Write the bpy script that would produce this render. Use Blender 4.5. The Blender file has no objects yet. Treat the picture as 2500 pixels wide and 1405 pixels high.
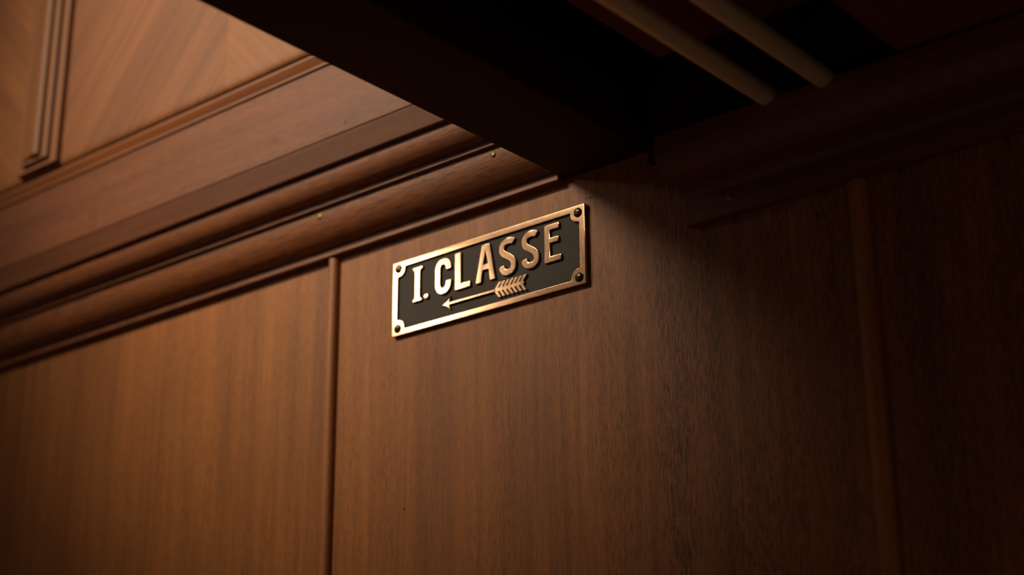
import bpy, bmesh, math, random
from mathutils import Vector, Matrix, Euler

random.seed(4)
PI = math.pi
Z0 = 1.90            # height of the sign's lower edge above the floor, metres
COL = bpy.context.scene.collection
MM = 0.001

# ------------------------------------------------------------------ materials
def new_mat(name):
    m = bpy.data.materials.new(name)
    m.use_nodes = True
    nt = m.node_tree
    b = nt.nodes['Principled BSDF']
    return m, nt, b

def ramp(nt, fac, stops, interp='LINEAR'):
    r = nt.nodes.new('ShaderNodeValToRGB')
    r.color_ramp.interpolation = interp
    els = r.color_ramp.elements
    while len(els) < len(stops):
        els.new(0.5)
    for e, (p, c) in zip(els, stops):
        e.position = p
        e.color = (c[0], c[1], c[2], 1) if isinstance(c, tuple) else (c, c, c, 1)
    nt.links.new(fac, r.inputs['Fac'])
    return r.outputs['Color']

def noise(nt, vec, scale, detail=3, rough=0.55, dist=0.0):
    n = nt.nodes.new('ShaderNodeTexNoise')
    n.inputs['Scale'].default_value = scale
    n.inputs['Detail'].default_value = detail
    n.inputs['Roughness'].default_value = rough
    n.inputs['Distortion'].default_value = dist
    nt.links.new(vec, n.inputs['Vector'])
    return n.outputs['Fac']

def mapping(nt, vec, rot=(0, 0, 0), scale=(1, 1, 1), loc=(0, 0, 0)):
    m = nt.nodes.new('ShaderNodeMapping')
    m.inputs['Rotation'].default_value = rot
    m.inputs['Scale'].default_value = scale
    m.inputs['Location'].default_value = loc
    nt.links.new(vec, m.inputs['Vector'])
    return m.outputs['Vector']

def mix(nt, fac, a, b, mode='MIX'):
    n = nt.nodes.new('ShaderNodeMix')
    n.data_type = 'RGBA'
    n.blend_type = mode
    for sock, v in ((n.inputs[0], fac), (n.inputs[6], a), (n.inputs[7], b)):
        if hasattr(v, 'is_linked'):
            nt.links.new(v, sock)
        elif isinstance(v, (int, float)):
            sock.default_value = v
        else:
            sock.default_value = (*v, 1)
    return n.outputs[2]

def wood(name, axis='Z', rot=0.0, dark=(0.115, 0.042, 0.017), mid=(0.185, 0.074, 0.031),
         light=(0.26, 0.118, 0.052), pore=(0.050, 0.017, 0.007), pore_amt=0.8, pore_lo=0.48, pore_hi=0.60, figure=None, pscale=3000,
         rough=0.55, bump=0.25, seed=0.0, spec=0.5):
    deep = lambda q: (q[0] * 0.8, q[1] * 0.6, q[2] * 0.34)
    dark, mid, light, pore = deep(dark), deep(mid), deep(light), deep(pore)
    m, nt, b = new_mat(name)
    tc = nt.nodes.new('ShaderNodeTexCoord')
    v = tc.outputs['Object']
    if axis == 'X':
        v = mapping(nt, v, rot=(0, PI / 2, 0))
    elif axis == 'Y':
        v = mapping(nt, v, rot=(PI / 2, 0, 0))
    if rot:
        v = mapping(nt, v, rot=(0, rot, 0))
    v = mapping(nt, v, loc=(seed, seed * 0.7, seed * 1.3))
    bands = noise(nt, mapping(nt, v, scale=(1, 1, 0.035)), 34, 4, 0.55, 0.25)
    col = ramp(nt, bands, [(0.32, dark), (0.5, mid), (0.68, light)])
    fine = noise(nt, mapping(nt, v, scale=(1, 1, 0.03)), 230, 3, 0.6)
    col = mix(nt, 0.55, col, ramp(nt, fine, [(0.3, 0.62), (0.7, 1.3)]), 'MULTIPLY')
    cloud = noise(nt, mapping(nt, v, scale=(1, 1, 0.35)), 22, 2, 0.5)
    col = mix(nt, 0.35, col, ramp(nt, cloud, [(0.3, 0.75), (0.7, 1.25)]), 'MULTIPLY')
    p1 = noise(nt, mapping(nt, v, scale=(1, 1, 0.055)), pscale, 2, 0.55)
    pm = ramp(nt, p1, [(pore_lo, 0.0), (pore_hi, 1.0)])
    patch = noise(nt, mapping(nt, v, scale=(1, 1, 0.06)), 60, 2, 0.5)
    pm = mix(nt, 1.0, pm, ramp(nt, patch, [(0.3, 0.45), (0.65, 1.0)]), 'MULTIPLY')
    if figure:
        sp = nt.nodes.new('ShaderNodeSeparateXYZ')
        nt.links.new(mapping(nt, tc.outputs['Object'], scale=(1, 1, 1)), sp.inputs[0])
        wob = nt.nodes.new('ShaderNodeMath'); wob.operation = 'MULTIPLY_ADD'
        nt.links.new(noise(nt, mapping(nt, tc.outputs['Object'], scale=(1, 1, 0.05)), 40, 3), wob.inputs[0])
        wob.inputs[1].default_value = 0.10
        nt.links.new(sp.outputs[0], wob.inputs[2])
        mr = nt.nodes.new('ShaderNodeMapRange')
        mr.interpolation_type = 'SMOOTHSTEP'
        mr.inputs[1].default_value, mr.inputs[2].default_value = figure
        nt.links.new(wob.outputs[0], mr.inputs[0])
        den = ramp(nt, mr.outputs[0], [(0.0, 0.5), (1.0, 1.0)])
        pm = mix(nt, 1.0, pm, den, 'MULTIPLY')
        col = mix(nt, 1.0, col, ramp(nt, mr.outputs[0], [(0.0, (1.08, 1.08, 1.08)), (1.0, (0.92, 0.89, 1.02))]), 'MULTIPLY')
    pf = nt.nodes.new('ShaderNodeMath')
    pf.operation = 'MULTIPLY'
    nt.links.new(pm, pf.inputs[0])
    pf.inputs[1].default_value = pore_amt
    col = mix(nt, pf.outputs[0], col, pore)
    nt.links.new(col, b.inputs['Base Color'])
    b.inputs['Roughness'].default_value = rough
    b.inputs['Specular IOR Level'].default_value = spec
    bp = nt.nodes.new('ShaderNodeBump')
    bp.inputs['Strength'].default_value = bump
    bp.inputs['Distance'].default_value = 0.0003
    bp.invert = True
    nt.links.new(pf.outputs[0], bp.inputs['Height'])
    nt.links.new(bp.outputs['Normal'], b.inputs['Normal'])
    return m

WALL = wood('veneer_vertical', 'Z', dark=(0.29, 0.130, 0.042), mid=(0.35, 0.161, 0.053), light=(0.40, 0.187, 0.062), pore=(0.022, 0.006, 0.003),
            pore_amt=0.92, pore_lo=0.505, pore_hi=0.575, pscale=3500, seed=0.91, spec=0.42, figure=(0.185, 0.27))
BEAD = wood('bead_wood', 'Z', dark=(0.36, 0.17, 0.06), mid=(0.46, 0.22, 0.08), light=(0.52, 0.26, 0.10),
            pore_amt=0.4, seed=1.9)
MOULD = wood('moulding_wood', 'X', dark=(0.19, 0.072, 0.026), mid=(0.26, 0.105, 0.040), light=(0.32, 0.138, 0.056),
             pore_amt=0.75, seed=2.3, pscale=1700)
BOARD = wood('board_wood', 'X', dark=(0.16, 0.063, 0.029), mid=(0.21, 0.085, 0.04), light=(0.25, 0.105, 0.051),
             pore_amt=0.5, pscale=1500, seed=5.1, spec=0.36)
BOARD2 = wood('narrow_board_wood', 'X', dark=(0.14, 0.056, 0.025), mid=(0.20, 0.084, 0.038), light=(0.25, 0.11, 0.052),
              pore_amt=0.5, seed=7.7)
ORANGE = wood('orange_bead_wood', 'X', dark=(0.22, 0.085, 0.027), mid=(0.30, 0.12, 0.038), light=(0.36, 0.15, 0.05),
              pore_amt=0.2, seed=9.1)
VEN_A = wood('diagonal_veneer', 'Z', rot=-0.75, dark=(0.225, 0.108, 0.062), mid=(0.27, 0.130, 0.074), light=(0.305, 0.148, 0.083),
             pore_amt=0.2, seed=11.4, spec=0.36)
VEN_B = wood('mirrored_veneer', 'Z', rot=0.75, dark=(0.285, 0.138, 0.066), mid=(0.33, 0.160, 0.078), light=(0.365, 0.18, 0.088),
             pore_amt=0.15, seed=13.9, spec=0.36)
PILASTER = wood('pilaster_wood', 'Z', dark=(0.23, 0.114, 0.066), mid=(0.27, 0.136, 0.078), light=(0.31, 0.158, 0.09),
                pore_amt=0.15, seed=15.2, spec=0.36)
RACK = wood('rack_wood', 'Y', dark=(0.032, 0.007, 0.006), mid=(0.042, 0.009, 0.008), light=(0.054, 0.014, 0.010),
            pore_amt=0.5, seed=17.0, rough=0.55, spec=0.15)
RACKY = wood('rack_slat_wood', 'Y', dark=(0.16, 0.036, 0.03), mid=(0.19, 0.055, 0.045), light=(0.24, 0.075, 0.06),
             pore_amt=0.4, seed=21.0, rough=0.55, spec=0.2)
RACKX = wood('rack_bracket_wood', 'X', dark=(0.13, 0.042, 0.025), mid=(0.19, 0.066, 0.036), light=(0.24, 0.09, 0.05),
             pore_amt=0.5, seed=19.0, rough=0.5)

def metal(name, col, rough, bump_scale=0, bump=0.0, var=0.0):
    m, nt, b = new_mat(name)
    b.inputs['Metallic'].default_value = 1.0
    tc = nt.nodes.new('ShaderNodeTexCoord')
    n = noise(nt, tc.outputs['Object'], 90, 4, 0.6)
    c = mix(nt, 1.0, col, ramp(nt, n, [(0.3, 1 - var), (0.7, 1 + var)]), 'MULTIPLY')
    nt.links.new(c, b.inputs['Base Color'])
    n2 = noise(nt, tc.outputs['Object'], 420, 3, 0.6)
    r = nt.nodes.new('ShaderNodeMapRange')
    r.inputs[3].default_value = rough * 0.8
    r.inputs[4].default_value = rough * 1.2
    nt.links.new(n2, r.inputs[0])
    nt.links.new(r.outputs[0], b.inputs['Roughness'])
    if bump:
        bp = nt.nodes.new('ShaderNodeBump')
        bp.inputs['Strength'].default_value = bump
        bp.inputs['Distance'].default_value = 0.0004
        n3 = noise(nt, tc.outputs['Object'], bump_scale, 2, 0.5)
        nt.links.new(n3, bp.inputs['Height'])
        nt.links.new(bp.outputs['Normal'], b.inputs['Normal'])
    return m

BRASS = metal('polished_brass', (0.48, 0.310, 0.19), 0.17, 110, 0.07, 0.06)
BRONZE = metal('darkened_bronze_screw', (0.065, 0.045, 0.02), 0.32)
SCREWB = metal('brass_screw', (0.2, 0.155, 0.055), 0.5)
ROD = metal('aged_brass_rod', (0.95, 0.82, 0.60), 0.62)

# black patinated recess with a fine knurled grid
KNURL, nt, b = new_mat('black_knurled_patina')
tc = nt.nodes.new('ShaderNodeTexCoord')
vv = mapping(nt, tc.outputs['Object'], rot=(0, 0.62, 0))
sep = nt.nodes.new('ShaderNodeSeparateXYZ')
nt.links.new(vv, sep.inputs[0])
def msin(sock, k):
    a = nt.nodes.new('ShaderNodeMath'); a.operation = 'MULTIPLY'; a.inputs[1].default_value = k
    nt.links.new(sock, a.inputs[0])
    s = nt.nodes.new('ShaderNodeMath'); s.operation = 'SINE'
    nt.links.new(a.outputs[0], s.inputs[0])
    return s.outputs[0]
k = 2 * PI / 0.00095
pr = nt.nodes.new('ShaderNodeMath'); pr.operation = 'MULTIPLY'
nt.links.new(msin(sep.outputs[0], k), pr.inputs[0])
nt.links.new(msin(sep.outputs[2], k), pr.inputs[1])
c = ramp(nt, pr.outputs[0], [(0.0, (0.026, 0.023, 0.021)), (0.35, (0.036, 0.031, 0.028)), (0.75, (0.17, 0.14, 0.11))])
nt.links.new(c, b.inputs['Base Color'])
b.inputs['Metallic'].default_value = 0.35
b.inputs['Roughness'].default_value = 0.5
bp = nt.nodes.new('ShaderNodeBump'); bp.inputs['Strength'].default_value = 0.6; bp.inputs['Distance'].default_value = 0.0002
nt.links.new(pr.outputs[0], bp.inputs['Height'])
nt.links.new(bp.outputs['Normal'], b.inputs['Normal'])

PLUG, nt, b = new_mat('dark_nail_filler')
n = noise(nt, nt.nodes.new('ShaderNodeTexCoord').outputs['Object'], 900)
nt.links.new(ramp(nt, n, [(0.3, (0.05, 0.022, 0.010)), (0.7, (0.09, 0.045, 0.02))]), b.inputs['Base Color'])
b.inputs['Roughness'].default_value = 0.7
HOLE, nt, b = new_mat('nail_hole_black')
b.inputs['Base Color'].default_value = (0.008, 0.004, 0.002, 1)
b.inputs['Roughness'].default_value = 0.9

# ------------------------------------------------------------------ mesh helpers
# points are given in millimetres: X along the wall, P out of the wall into the room, Z above the sign's lower edge
def P3(x, p, z):
    return Vector((x * MM, -p * MM, Z0 + z * MM))

def link(name, bm, mat, parent=None, smooth=None, bevel=0.0, seg=2):
    bmesh.ops.recalc_face_normals(bm, faces=bm.faces)
    me = bpy.data.meshes.new(name)
    bm.to_mesh(me)
    bm.free()
    o = bpy.data.objects.new(name, me)
    COL.objects.link(o)
    me.materials.append(mat)
    if parent is not None:
        o.parent = parent
        o.matrix_parent_inverse = parent_inverse(parent)
    if smooth is not None:
        for f in me.polygons:
            f.use_smooth = True
        try:
            me.set_sharp_from_angle(angle=math.radians(smooth))
        except Exception:
            pass
    if bevel:
        md = o.modifiers.new('bevel', 'BEVEL')
        md.width = bevel * MM
        md.segments = seg
        md.limit_method = 'ANGLE'
        md.angle_limit = math.radians(32)
        md.harden_normals = False
    return o

def parent_inverse(p):
    # roots are only translated / unrotated: children keep the room's coordinates
    return Matrix.Translation(-p.location)

def prism(bm, pts, extrude):
    """pts: list of Vectors (closed outline), extrude: Vector"""
    a = [bm.verts.new(p) for p in pts]
    c = [bm.verts.new(p + extrude) for p in pts]
    bm.faces.new(a)
    bm.faces.new(list(reversed(c)))
    n = len(pts)
    for i in range(n):
        j = (i + 1) % n
        bm.faces.new((a[i], c[i], c[j], a[j]))

def extr_x(profile, x0, x1):
    """profile of (p, z) points run along the wall"""
    bm = bmesh.new()
    prism(bm, [P3(x0, p, z) for p, z in profile], Vector(((x1 - x0) * MM, 0, 0)))
    return bm

def extr_z(profile, z0, z1):
    """profile of (x, p) points run vertically"""
    bm = bmesh.new()
    prism(bm, [P3(x, p, z0) for x, p in profile], Vector((0, 0, (z1 - z0) * MM)))
    return bm

def extr_p(profile, p0, p1):
    """profile of (x, z) points run out from the wall"""
    bm = bmesh.new()
    prism(bm, [P3(x, p0, z) for x, z in profile], Vector((0, -(p1 - p0) * MM, 0)))
    return bm

def box(x0, x1, p0, p1, z0, z1):
    return extr_x([(p0, z0), (p1, z0), (p1, z1), (p0, z1)], x0, x1)

def tag(o, label, cat, kind=None, group=None):
    o['label'] = label
    o['category'] = cat
    if kind: o['kind'] = kind
    if group: o['group'] = group
    return o

def empty(name, x, p, z):
    o = bpy.data.objects.new(name, None)
    o.empty_display_size = 0.02
    o.location = P3(x, p, z)
    COL.objects.link(o)
    return o

def quarter(cp, cz, a, b_, n=14):
    """convex quarter from the underside (cp, cz-b) round to the front (cp+a, cz)"""
    return [(cp + a * math.sin(t), cz - b_ * math.cos(t)) for t in [i / n * PI / 2 for i in range(n + 1)]]

def slotted_screw(name, x, p, z, r, h, mat, parent, slot_rot=0.0, slot=0.22, tilt=0.0):
    """domed screw head with a cut slot, facing out of the wall"""
    bm = bmesh.new()
    s = r * slot * 0.5
    R = Matrix.Rotation(slot_rot, 4, 'Y') if slot_rot else Matrix.Identity(4)
    T = Matrix.Rotation(tilt, 4, 'X')
    org = P3(x, p, z)
    def pt(a, b2, c):   # a across the slot, b2 along it, c outwards
        return org + T @ (R @ Vector((b2 * MM, -c * MM, a * MM)))
    def hgt(a, b2):
        q = min(1.0, (a * a + b2 * b2) / (r * r))
        return 0.25 * h + 0.75 * h * math.sqrt(max(0.0, 1 - q * 0.98))
    N, M = 8, 14
    for sg in (1, -1):
        top, low = [], []
        for i in range(N + 1):
            a = s + (r * 0.999 - s) * math.sin(i / N * PI / 2)
            half = math.sqrt(max(1e-6, r * r - a * a))
            top.append([bm.verts.new(pt(sg * a, half * math.sin((j / M - 0.5) * PI), hgt(a, half * math.sin((j / M - 0.5) * PI)))) for j in range(M + 1)])
        for i in range(N):
            for j in range(M):
                bm.faces.new((top[i][j], top[i + 1][j], top[i + 1][j + 1], top[i][j + 1]))
        # slot wall and rim down to the base
        edge = [top[0][j] for j in range(M + 1)]
        rim = [top[i][M] for i in range(1, N + 1)] + [top[N][j] for j in range(M - 1, -1, -1)] + [top[i][0] for i in range(N - 1, 0, -1)]
        loop = edge + rim
        base = []
        for v in loop:
            loc = R.inverted() @ (T.inverted() @ (v.co - org))
            base.append(bm.verts.new(pt(loc.z / MM, loc.x / MM, 0)))
        for i in range(len(loop)):
            j = (i + 1) % len(loop)
            try: bm.faces.new((loop[i], loop[j], base[j], base[i]))
            except ValueError: pass
    disc = [bm.verts.new(pt(r * 0.97 * math.sin(t), r * 0.97 * math.cos(t), 0.25 * h)) for t in [i / 28 * 2 * PI for i in range(28)]]
    bm.faces.new(disc)
    return link(name, bm, mat, parent, smooth=50)

def disc_plug(name, x, p, z, r, h, mat, parent):
    bm = bmesh.new()
    prism(bm, [P3(x + r * math.cos(t), p - 0.3, z + r * math.sin(t)) for t in [i / 18 * 2 * PI for i in range(18)]], Vector((0, -(h + 0.3) * MM, 0)))
    return link(name, bm, mat, parent)

# ------------------------------------------------------------------ the setting: panelled end wall
XL, XR = -1200, 640
XB = 136                    # where the mouldings butt against the rack's side rail

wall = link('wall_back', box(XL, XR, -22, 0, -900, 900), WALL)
tag(wall, 'brown vertical-grained veneer wall behind the brass sign', 'wall', 'structure')
disc_plug('nail_hole', 12.7, 0, -108.4, 0.75, 0.06, HOLE, wall)
bm = bmesh.new()
prism(bm, [P3(151.0, -0.2, 49.7), P3(155.5, -0.2, 49.75), P3(160.0, -0.2, 49.5), P3(160.0, -0.2, 49.85), P3(155.5, -0.2, 50.1), P3(151.0, -0.2, 50.05)], Vector((0, -0.24 * MM, 0)))
link('scratch', bm, HOLE, wall)

def bead(name, cx, hw, prot, z0, z1):
    prof = [(cx - hw, 0)] + [(cx - hw * math.cos(t), 0.6 + (prot - 0.6) * math.sin(t)) for t in [i / 12 * PI for i in range(13)]] + [(cx + hw, 0)]
    return link(name, extr_z(prof, z0, z1), BEAD, smooth=50)

tag(bead('trim_1', -51.6, 4.2, 4.6, -900, 64.2), 'rounded wooden bead strip running down from the cornice left of the brass sign', 'trim', 'structure')
tag(bead('trim_2', 319.2, 5.2, 4.6, -900, 12.6), 'rounded wooden bead strip in the dark at right below the rack bracket', 'trim', 'structure')

# cornice, bottom to top, each length of moulding its own piece
prof = [(0, 64.3), (6.2, 64.3), (6.2, 68.9), (5.6, 68.9)] + quarter(5.8, 90.0, 15.2, 21.0, 20)[1:] + [(24, 90.1), (24, 93.4), (0, 93.4)]
t3 = link('trim_3', extr_x(prof, XL, XB), MOULD, smooth=30, bevel=0.35)
tag(t3, 'wide rounded lowest moulding of the cornice with two brass screws', 'trim', 'structure')
for sx in (99.9, -46.4):
    slotted_screw('screw', sx, 20.4, 86.1, 2.1, 1.0, SCREWB, t3, slot_rot=-0.5 if sx > 0 else 0.9, tilt=-0.12)['label'] = 'small slotted brass screw'
prof = [(0, 93.5), (26.5, 93.5)] + quarter(26.5, 108.2, 8.8, 14.4)[1:] + [(0, 108.2)]
tag(link('trim_4', extr_x(prof, XL, XB), MOULD, smooth=30, bevel=0.35), 'narrow rounded moulding just above the lowest cornice moulding', 'trim', 'structure')
tag(link('trim_5', extr_x([(0, 108.3), (39, 108.3), (43.4, 123.3), (0, 123.3)], XL, XB), BOARD2, bevel=0.4),
    'narrow darker flat board in the middle of the cornice', 'trim', 'structure')
t6 = link('trim_6', extr_x([(0, 123.5), (44, 123.5), (44, 175.0), (0, 175.0)], XL, XB), BOARD, bevel=0.4)
tag(t6, 'wide lighter flat cornice board dotted with filled nail holes', 'trim', 'structure')
for nx, nz in ((-0.7, 129.4), (-157.6, 128.8), (-320.9, 129.5), (-260.9, 169.2)):
    disc_plug('nail_plug', nx, 44, nz, 1.5, 0.08, PLUG, t6)['label'] = 'dark filled nail hole'
prof = [(0, 175.1), (45.6, 175.2), (45.6, 176.6), (45.2, 177.0), (45.8, 178.0), (48, 182.6), (48, 184.5), (0, 184.5)]
tag(link('trim_7', extr_x(prof, XL, XB), ORANGE, smooth=20, bevel=0.2), 'thin orange-toned bead along the foot of the upper panels', 'trim', 'structure')

# upper veneer panels
upper = empty('wall_upper', -200, 0, 184.6)
tag(upper, 'light diagonal-grained veneer panelling above the cornice', 'wall', 'structure')
def upanel(x0, x1, m, lab):
    prof = [(0, 184.6), (48.4, 184.6), (49.6, 185.2), (50.5, 187.0), (50.9, 189.5), (51, 193), (51, 900), (0, 900)]
    o = link('veneer_panel', extr_x(prof, x0, x1), m, upper, smooth=40)
    o['label'] = lab
upanel(XL, -322.05, VEN_B, 'orange veneer panel left of the pilaster strip')
upanel(-321.95, -112.05, VEN_A, 'pinkish veneer panel between pilaster strip and seam')
upanel(-111.95, XB, VEN_B, 'orange veneer panel right of the seam')

pil = empty('trim_8', -320, 51, 188)
tag(pil, 'stepped vertical moulding strip on the upper panelling at top left', 'trim', 'structure')
link('back_strip', extr_z([(-349, 51), (-349, 53.6), (-347, 55.2), (-301, 55.2), (-298.6, 54.8), (-298, 53.6), (-298, 51)], 188.2, 900), PILASTER, pil, smooth=30)
link('raised_strip', extr_z([(-339, 55.2), (-338, 58.6), (-312, 58.6), (-308.0, 58.9), (-306.2, 58.2), (-305.8, 55.2)], 192.6, 900), PILASTER, pil, smooth=30)
link('ridge', extr_z([(-336, 58.6), (-334.5, 59.8), (-325, 60.8), (-320.5, 62.4), (-316.5, 62.6), (-313.6, 61.4), (-312.8, 58.6)], 196.2, 900), PILASTER, pil, smooth=30)

# ------------------------------------------------------------------ luggage rack
rack = empty('luggage_rack', 400, 0, 13)
tag(rack, 'dark wooden overhead luggage rack with brass rods jutting out above the sign', 'luggage rack')
PO = 900
def rnd(cx, cz, r, a0, a1, n=6):
    return [(cx + r * math.cos(a), cz + r * math.sin(a)) for a in [math.radians(a0 + (a1 - a0) * i / n) for i in range(n + 1)]]
rail = rnd(136.2 + 2.2, 66.0 + 2.2, 2.2, 180, 270) + rnd(194, 69.0, 3, 270, 330, 3) + [(199.5, 80), (200.5, 92), (199, 104), (198, 118), (198, 160), (136.2, 160)]
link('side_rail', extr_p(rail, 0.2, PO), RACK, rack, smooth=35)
prof = [(0.1, 13.0), (6.5, 13.0), (6.5, 27.5), (8.2, 30.0), (12.0, 31.8), (20, 32.2), (26, 33.2), (30.5, 36.0), (33, 40.5), (33.3, 47), (33, 55.0), (31.5, 56.0), (0.1, 56.0)]
brk = link('wall_bracket', extr_x(prof, 222, XR), RACKX, rack, smooth=30)
slotted_screw('screw', 249.6, 6.5, 21.6, 2.1, 0.9, SCREWB, brk, slot_rot=0.4)['label'] = 'small brass screw'
link('rear_board', box(362, XR, 33.2, PO, 56.2, 80), RACKY, rack, bevel=0.8)
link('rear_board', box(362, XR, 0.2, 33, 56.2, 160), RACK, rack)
link('floor_slat', box(248, 338, 64, PO, 80, 98), RACKY, rack, bevel=0.8)
link('light_block_lid', box(136.2, XR, 0.2, PO, 160.2, 178), RACK, rack)  # unseen slab added to keep lamp light out of the rack gap
link('gap_shade_sheet', box(198.2, 361.8, 0.2, 5, 56.5, 160), RACK, rack)  # dark sheet over the wall, paints the gap's shade black
def rod(x, z, r=5.2):
    bm = bmesh.new()
    n = 24
    rings = []
    for p, rr in ((28, r), (36, r), (PO - 2, r), (PO, r * 0.8)):
        rings.append([bm.verts.new(P3(x + rr * math.cos(t), p, z + rr * math.sin(t))) for t in [i / n * 2 * PI for i in range(n)]])
    for a, c2 in zip(rings, rings[1:]):
        for i in range(n):
            j = (i + 1) % n
            bm.faces.new((a[i], c2[i], c2[j], a[j]))
    bm.faces.new(rings[0]); bm.faces.new(rings[-1])
    o = link('rod', bm, ROD, rack, smooth=50)
    o['label'] = 'thin round brass rod'
rod(290, 57.2)
rod(322, 56.4)

# ------------------------------------------------------------------ brass sign
sign = empty('brass_sign', 77.5, 0.0, -1.6)
tag(sign, 'small brass first-class direction sign with raised lettering and arrow on the veneer wall', 'sign')
SX0, SX1, SZ0, SZ1 = 2.8, 152.2, -1.6, 46.2
PB = 1.7         # recessed ground
PT = 3.0         # raised faces

def curve_solid(name, splines, p0, p1, mat, parent, bev=0.28, res=3):
    """filled 2D outlines -> bevelled relief. splines: list of [(x, z)] closed outlines, inner ones cut holes"""
    cu = bpy.data.curves.new(name, 'CURVE')
    cu.dimensions = '2D'
    cu.fill_mode = 'BOTH'
    half = (p1 - p0) / 2 * MM
    cu.extrude = half - bev * MM
    cu.bevel_depth = bev * MM
    cu.offset = -bev * MM
    cu.bevel_resolution = res
    for pts in splines:
        sp = cu.splines.new('POLY')
        sp.points.add(len(pts) - 1)
        for q, (x, z) in zip(sp.points, pts):
            q.co = (x * MM, z * MM, 0, 1)
        sp.use_cyclic_u = True
    tmp = bpy.data.objects.new(name + '_outline', cu)
    COL.objects.link(tmp)
    dg = bpy.context.evaluated_depsgraph_get()
    me = bpy.data.meshes.new_from_object(tmp.evaluated_get(dg))
    bpy.data.objects.remove(tmp)
    bpy.data.curves.remove(cu)
    # curve plane (x, y) -> wall plane (x, z); curve z -> out of the wall
    mid = (p0 + p1) / 2
    M4 = Matrix(((1, 0, 0, 0), (0, 0, -1, -mid * MM), (0, 1, 0, Z0), (0, 0, 0, 1)))
    me.transform(M4)
    bm = bmesh.new()
    bm.from_mesh(me)
    bpy.data.meshes.remove(me)
    bmesh.ops.remove_doubles(bm, verts=bm.verts, dist=1e-7)
    o = link(name, bm, mat, parent, smooth=38)
    wn = o.modifiers.new('flat_faces', 'WEIGHTED_NORMAL')
    wn.keep_sharp = True
    wn.weight = 100
    return o

# black recessed ground
link('ground_plate', box(SX0 + 1, SX1 - 1, 0.1, PB, SZ0 + 1, SZ1 - 1), KNURL, sign)['label'] = 'blackened knurled ground plate'
# frame with rounded corner lugs
def frame_outline():
    sc = [(SX1 - 4.75, SZ1 - 4.5), (SX0 + 4.75, SZ1 - 4.5), (SX0 + 4.75, SZ0 + 4.5), (SX1 - 4.75, SZ0 + 4.5)]
    bx, bz = 4.2, 3.8
    rr = 5.7
    ix0, ix1, iz0, iz1 = SX0 + bx, SX1 - bx, SZ0 + bz, SZ1 - bz
    pts = []
    def arc(c, start, end, n=14):
        a0 = math.atan2(start[1] - c[1], start[0] - c[0]); a1 = math.atan2(end[1] - c[1], end[0] - c[0])
        d = a1 - a0
        while d > PI: d -= 2 * PI
        while d < -PI: d += 2 * PI
        return [(c[0] + rr * math.cos(a0 + d * i / n), c[1] + rr * math.sin(a0 + d * i / n)) for i in range(n + 1)]
    def xat(c, z, sgn): return c[0] + sgn * math.sqrt(rr * rr - (z - c[1]) ** 2)
    def zat(c, x, sgn): return c[1] + sgn * math.sqrt(rr * rr - (x - c[0]) ** 2)
    c = sc[0]; pts += arc(c, (ix1, zat(c, ix1, -1)), (xat(c, iz1, -1), iz1))
    c = sc[1]; pts += arc(c, (xat(c, iz1, 1), iz1), (ix0, zat(c, ix0, -1)))
    c = sc[2]; pts += arc(c, (ix0, zat(c, ix0, 1)), (xat(c, iz0, 1), iz0))
    c = sc[3]; pts += arc(c, (xat(c, iz0, -1), iz0), (ix1, zat(c, ix1, 1)))
    return pts, sc
inner, corners = frame_outline()
outer = [(SX0, SZ0), (SX1, SZ0), (SX1, SZ1), (SX0, SZ1)]
fr = curve_solid('frame', [outer, inner], 0.05, PT, BRASS, sign, bev=0.38, res=3)
fr['label'] = 'polished brass border with rounded corner lugs'
for (cx, cz), sr in zip(corners, (0.15, 0.5, -0.3, 0.05)):
    slotted_screw('screw', cx + 0.1, PT - 0.2, cz, 2.75, 1.5, BRONZE, sign, slot_rot=sr)['label'] = 'dark domed slotted screw'

def stroke(path, wd):
    """outline of constant width round an open path of (x, z)"""
    L, R = [], []
    n = len(path)
    for i, (x, z) in enumerate(path):
        a = path[max(0, i - 1)]; c2 = path[min(n - 1, i + 1)]
        dx, dz = c2[0] - a[0], c2[1] - a[1]
        d = math.hypot(dx, dz) or 1
        nx, nz = -dz / d * wd / 2, dx / d * wd / 2
        L.append((x + nx, z + nz)); R.append((x - nx, z - nz))
    return L + R[::-1]

def bez(p0, p1, p2, p3, n=12):
    out = []
    for i in range(n + 1):
        t = i / n; u = 1 - t
        out.append(tuple(u**3 * a + 3 * u*u*t * b2 + 3 * u*t*t * c2 + t**3 * d for a, b2, c2, d in zip(p0, p1, p2, p3)))
    return out

def letter(name, outs, lab):
    o = curve_solid(name, outs, PB - 0.1, PT + 0.15, BRASS, sign, bev=0.30, res=3)
    o['label'] = lab
# I with bracketed serifs
letter('letter', [[(20.0, 16.9), (27.4, 16.9), (27.4, 18.2), (26.1, 18.9), (25.8, 20.6), (25.8, 35.4), (26.2, 37.1), (28.0, 37.7), (28.0, 39.2),
                   (19.9, 39.2), (19.9, 37.7), (21.2, 37.1), (21.6, 35.4), (21.6, 20.6), (21.3, 18.9), (20.0, 18.2)]], 'raised brass serif letter I')
letter('full_stop', [[(31.0 + 1.75 * math.cos(t), 18.75 + 1.75 * math.sin(t)) for t in [i / 20 * 2 * PI for i in range(20)]]], 'raised brass full stop')
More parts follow.
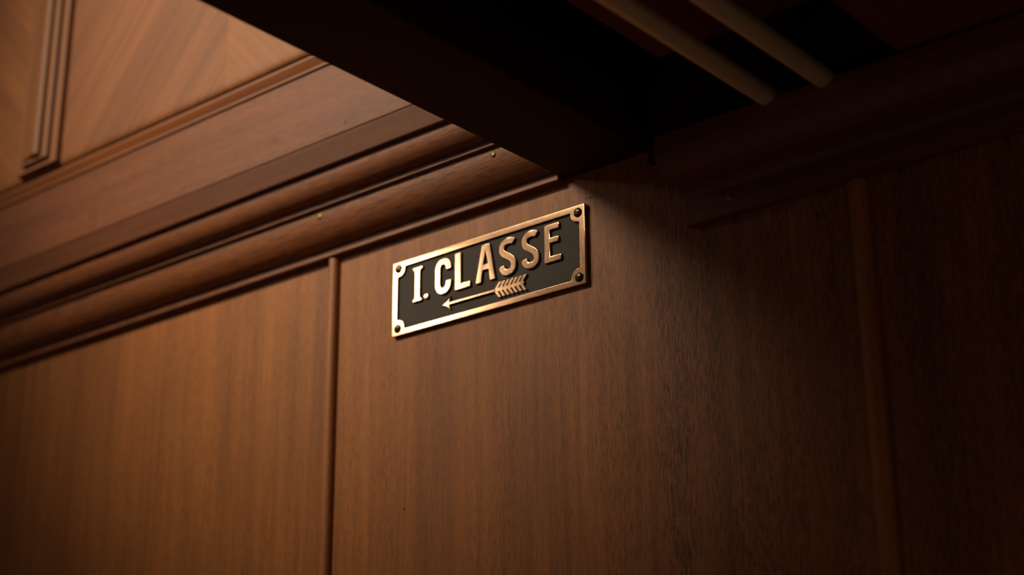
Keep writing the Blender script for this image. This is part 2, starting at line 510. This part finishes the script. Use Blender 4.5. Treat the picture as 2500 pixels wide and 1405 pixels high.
# C
cx, r = 44.9, 4.35
path = [(cx + r, 31.9)] + [(cx + r * math.cos(t), 33.0 + 4.6 * math.sin(t)) for t in [i / 16 * PI for i in range(17)]]
path += [(cx + r * math.cos(t), 23.4 + 4.7 * math.sin(t)) for t in [PI + i / 16 * PI for i in range(17)]] + [(cx + r + 0.1, 24.9)]
letter('letter', [stroke(path, 4.2)], 'raised brass letter C')
letter('letter', [[(54.5, 16.7), (66.6, 16.7), (66.6, 20.2), (59.2, 20.2), (59.2, 40.0), (54.5, 40.0)]], 'raised brass letter L')
letter('letter', [[(70.8, 16.8), (75.1, 16.8), (76.15, 24.0), (81.05, 24.0), (81.9, 16.8), (86.2, 16.8), (81.7, 40.0), (75.6, 40.0)],
                  [(76.75, 27.6), (78.55, 36.4), (80.45, 27.6)]], 'raised brass letter A')
def S(x0, lab):
    # x0: left edge of the letter, 13 mm wide, 23.6 mm high
    l, rr, b_, t_ = x0 + 2.15, x0 + 11.1, 18.5, 37.8
    m = (l + rr) / 2
    path = [(rr + 0.15, 36.0)] if False else []
    path += bez((rr + 0.2, 36.55), (rr - 1.2, 37.7), (m + 1.6, 38.0), (m, t_), 8)
    path += bez((m, t_), (m - 2.6, 37.5), (l, 36.4), (l, 33.6), 10)[1:]
    path += bez((l, 33.6), (l, 30.6), (m - 1.6, 29.6), (m, 28.4), 10)[1:]
    path += bez((m, 28.4), (m + 2.4, 26.9), (rr, 25.6), (rr, 22.6), 10)[1:]
    path += bez((rr, 22.6), (rr, 19.6), (m + 2.6, b_), (m + 0.2, b_), 10)[1:]
    path += bez((m + 0.2, b_), (m - 2.4, b_), (l + 0.3, 19.9), (l - 0.15, 22.9), 10)[1:]
    letter('letter', [stroke(path, 4.0)], lab)
S(88.9, 'first raised brass letter S')
S(106.0, 'second raised brass letter S, next to the E')
letter('letter', [[(123.1, 16.8), (135.1, 16.8), (135.1, 20.2), (127.2, 20.2), (127.2, 28.3), (133.3, 28.3), (133.3, 31.5), (127.2, 31.5),
                   (127.2, 36.3), (133.8, 36.3), (133.8, 39.8), (123.1, 39.8)]], 'raised brass letter E')
# arrow
arrow = empty('arrow', 77, PB, 9.6)
arrow.parent = sign
arrow.matrix_parent_inverse = parent_inverse(sign)
def apart(name, outs, bev=0.3):
    me_o = curve_solid(name, outs, PB - 0.1, PT + 0.05, BRASS, None, bev=bev, res=2)
    me_o.parent = arrow
    me_o.matrix_parent_inverse = Matrix.Translation(-P3(77, PB, 9.6))
    return me_o
head = bez((43.3, 9.6), (46.5, 10.3), (49.3, 11.6), (50.9, 14.0), 8) + bez((50.9, 14.0), (50.6, 12.6), (50.2, 11.4), (50.0, 10.4), 4)[1:] \
     + [(50.0, 8.9)] + bez((50.0, 8.9), (50.3, 7.6), (50.8, 6.2), (51.5, 4.8), 4)[1:] + bez((51.5, 4.8), (49.3, 7.3), (46.5, 8.9), (43.3, 9.6), 8)[1:-1]
apart('arrowhead', [head])
apart('shaft', [[(49.6, 8.85), (86.5, 8.55), (86.5, 10.35), (49.6, 10.55)]])
fl = [(85.0, 9.45)]
nb = 7
x0, x1 = 85.6, 107.6
stp = (x1 - x0) / nb
up, lo = [], []
for i in range(nb):
    bx = x0 + i * stp
    up += [(bx + (0.25 if i else 0.0), 10.25), (bx + 3.0, 13.9), (bx + 3.0 + stp * 0.74, 13.9), (bx + stp * 0.74 + 0.25, 10.5)]
    lo += [(bx + (0.25 if i else 0.0), 8.55), (bx + 3.0, 4.6), (bx + 3.0 + stp * 0.74, 4.6), (bx + stp * 0.74 + 0.25, 8.3)]
fl += up + [(x1 + 0.4, 9.4)] + lo[::-1]
apart('fletching', [fl], bev=0.14)

# ------------------------------------------------------------------ light
def look(o, target):
    o.rotation_euler = (Vector(target) - o.location).to_track_quat('-Z', 'Y').to_euler()

# a row of six shaded ceiling lamps along the corridor side
for i in range(6):
    lamp = bpy.data.lights.new('ceiling_lamp', 'SPOT')
    lamp.energy = 7.5
    lamp.color = (1.0, 0.80, 0.58)
    lamp.shadow_soft_size = 0.045
    lamp.spot_size = math.radians(43.5)
    lamp.spot_blend = 1.0
    lo_ = bpy.data.objects.new('ceiling_lamp', lamp)
    COL.objects.link(lo_)
    dx = (i - 2.5) * 78
    lo_.location = P3(-385 + dx, 770, 615)
    look(lo_, P3(-90 + dx * (0.25 if dx > 0 else 0.6), 0, 196))

wl = bpy.data.lights.new('brass_fill_light', 'AREA')  # added fill, no real lamp: highlights on the sign's brass, lifts the left wall
wl.shape = 'DISK'
wl.size = 0.09
wl.energy = 0.013
wl.spread = math.radians(24)
wl.color = (1.0, 0.80, 0.60)
wo = bpy.data.objects.new('brass_fill_light', wl)
COL.objects.link(wo)
wo.location = P3(-580, 630, 330)
look(wo, P3(0, 0, 40))

w = bpy.data.worlds.new('World')
bpy.context.scene.world = w
w.use_nodes = True
w.node_tree.nodes['Background'].inputs[0].default_value = (1.0, 0.62, 0.42, 1)
w.node_tree.nodes['Background'].inputs[1].default_value = 0.055

# ------------------------------------------------------------------ camera
cam = bpy.data.cameras.new('camera')
co = bpy.data.objects.new('camera', cam)
COL.objects.link(co)
pitch, yaw, roll = 0.341287417, -0.697401872, -0.00806999318
fwd = Vector((math.sin(yaw) * math.cos(pitch), math.cos(yaw) * math.cos(pitch), math.sin(pitch)))
rt = Vector((math.cos(yaw), -math.sin(yaw), 0))
upv = rt.cross(fwd)
r2 = math.cos(roll) * rt + math.sin(roll) * upv
u2 = -math.sin(roll) * rt + math.cos(roll) * upv
CAM = Vector((0.64961938, -0.66049707, Z0 - 0.29642399))
co.matrix_world = Matrix(((r2.x, u2.x, -fwd.x, CAM.x), (r2.y, u2.y, -fwd.y, CAM.y), (r2.z, u2.z, -fwd.z, CAM.z), (0, 0, 0, 1)))
cam.sensor_width = 36
cam.lens = 36 * 3864.055 / 2500
cam.clip_start = 0.01
cam.dof.use_dof = True
cam.dof.focus_distance = (P3(180, 0, 0) - CAM).dot(fwd)
cam.dof.aperture_fstop = 4.8
cam.dof.aperture_blades = 0
sc = bpy.context.scene
sc.camera = co
sc.view_settings.view_transform = 'Standard'
sc.view_settings.look = 'None'
sc.view_settings.exposure = 0
sc.view_settings.gamma = 1
sc.view_settings.use_curve_mapping = False
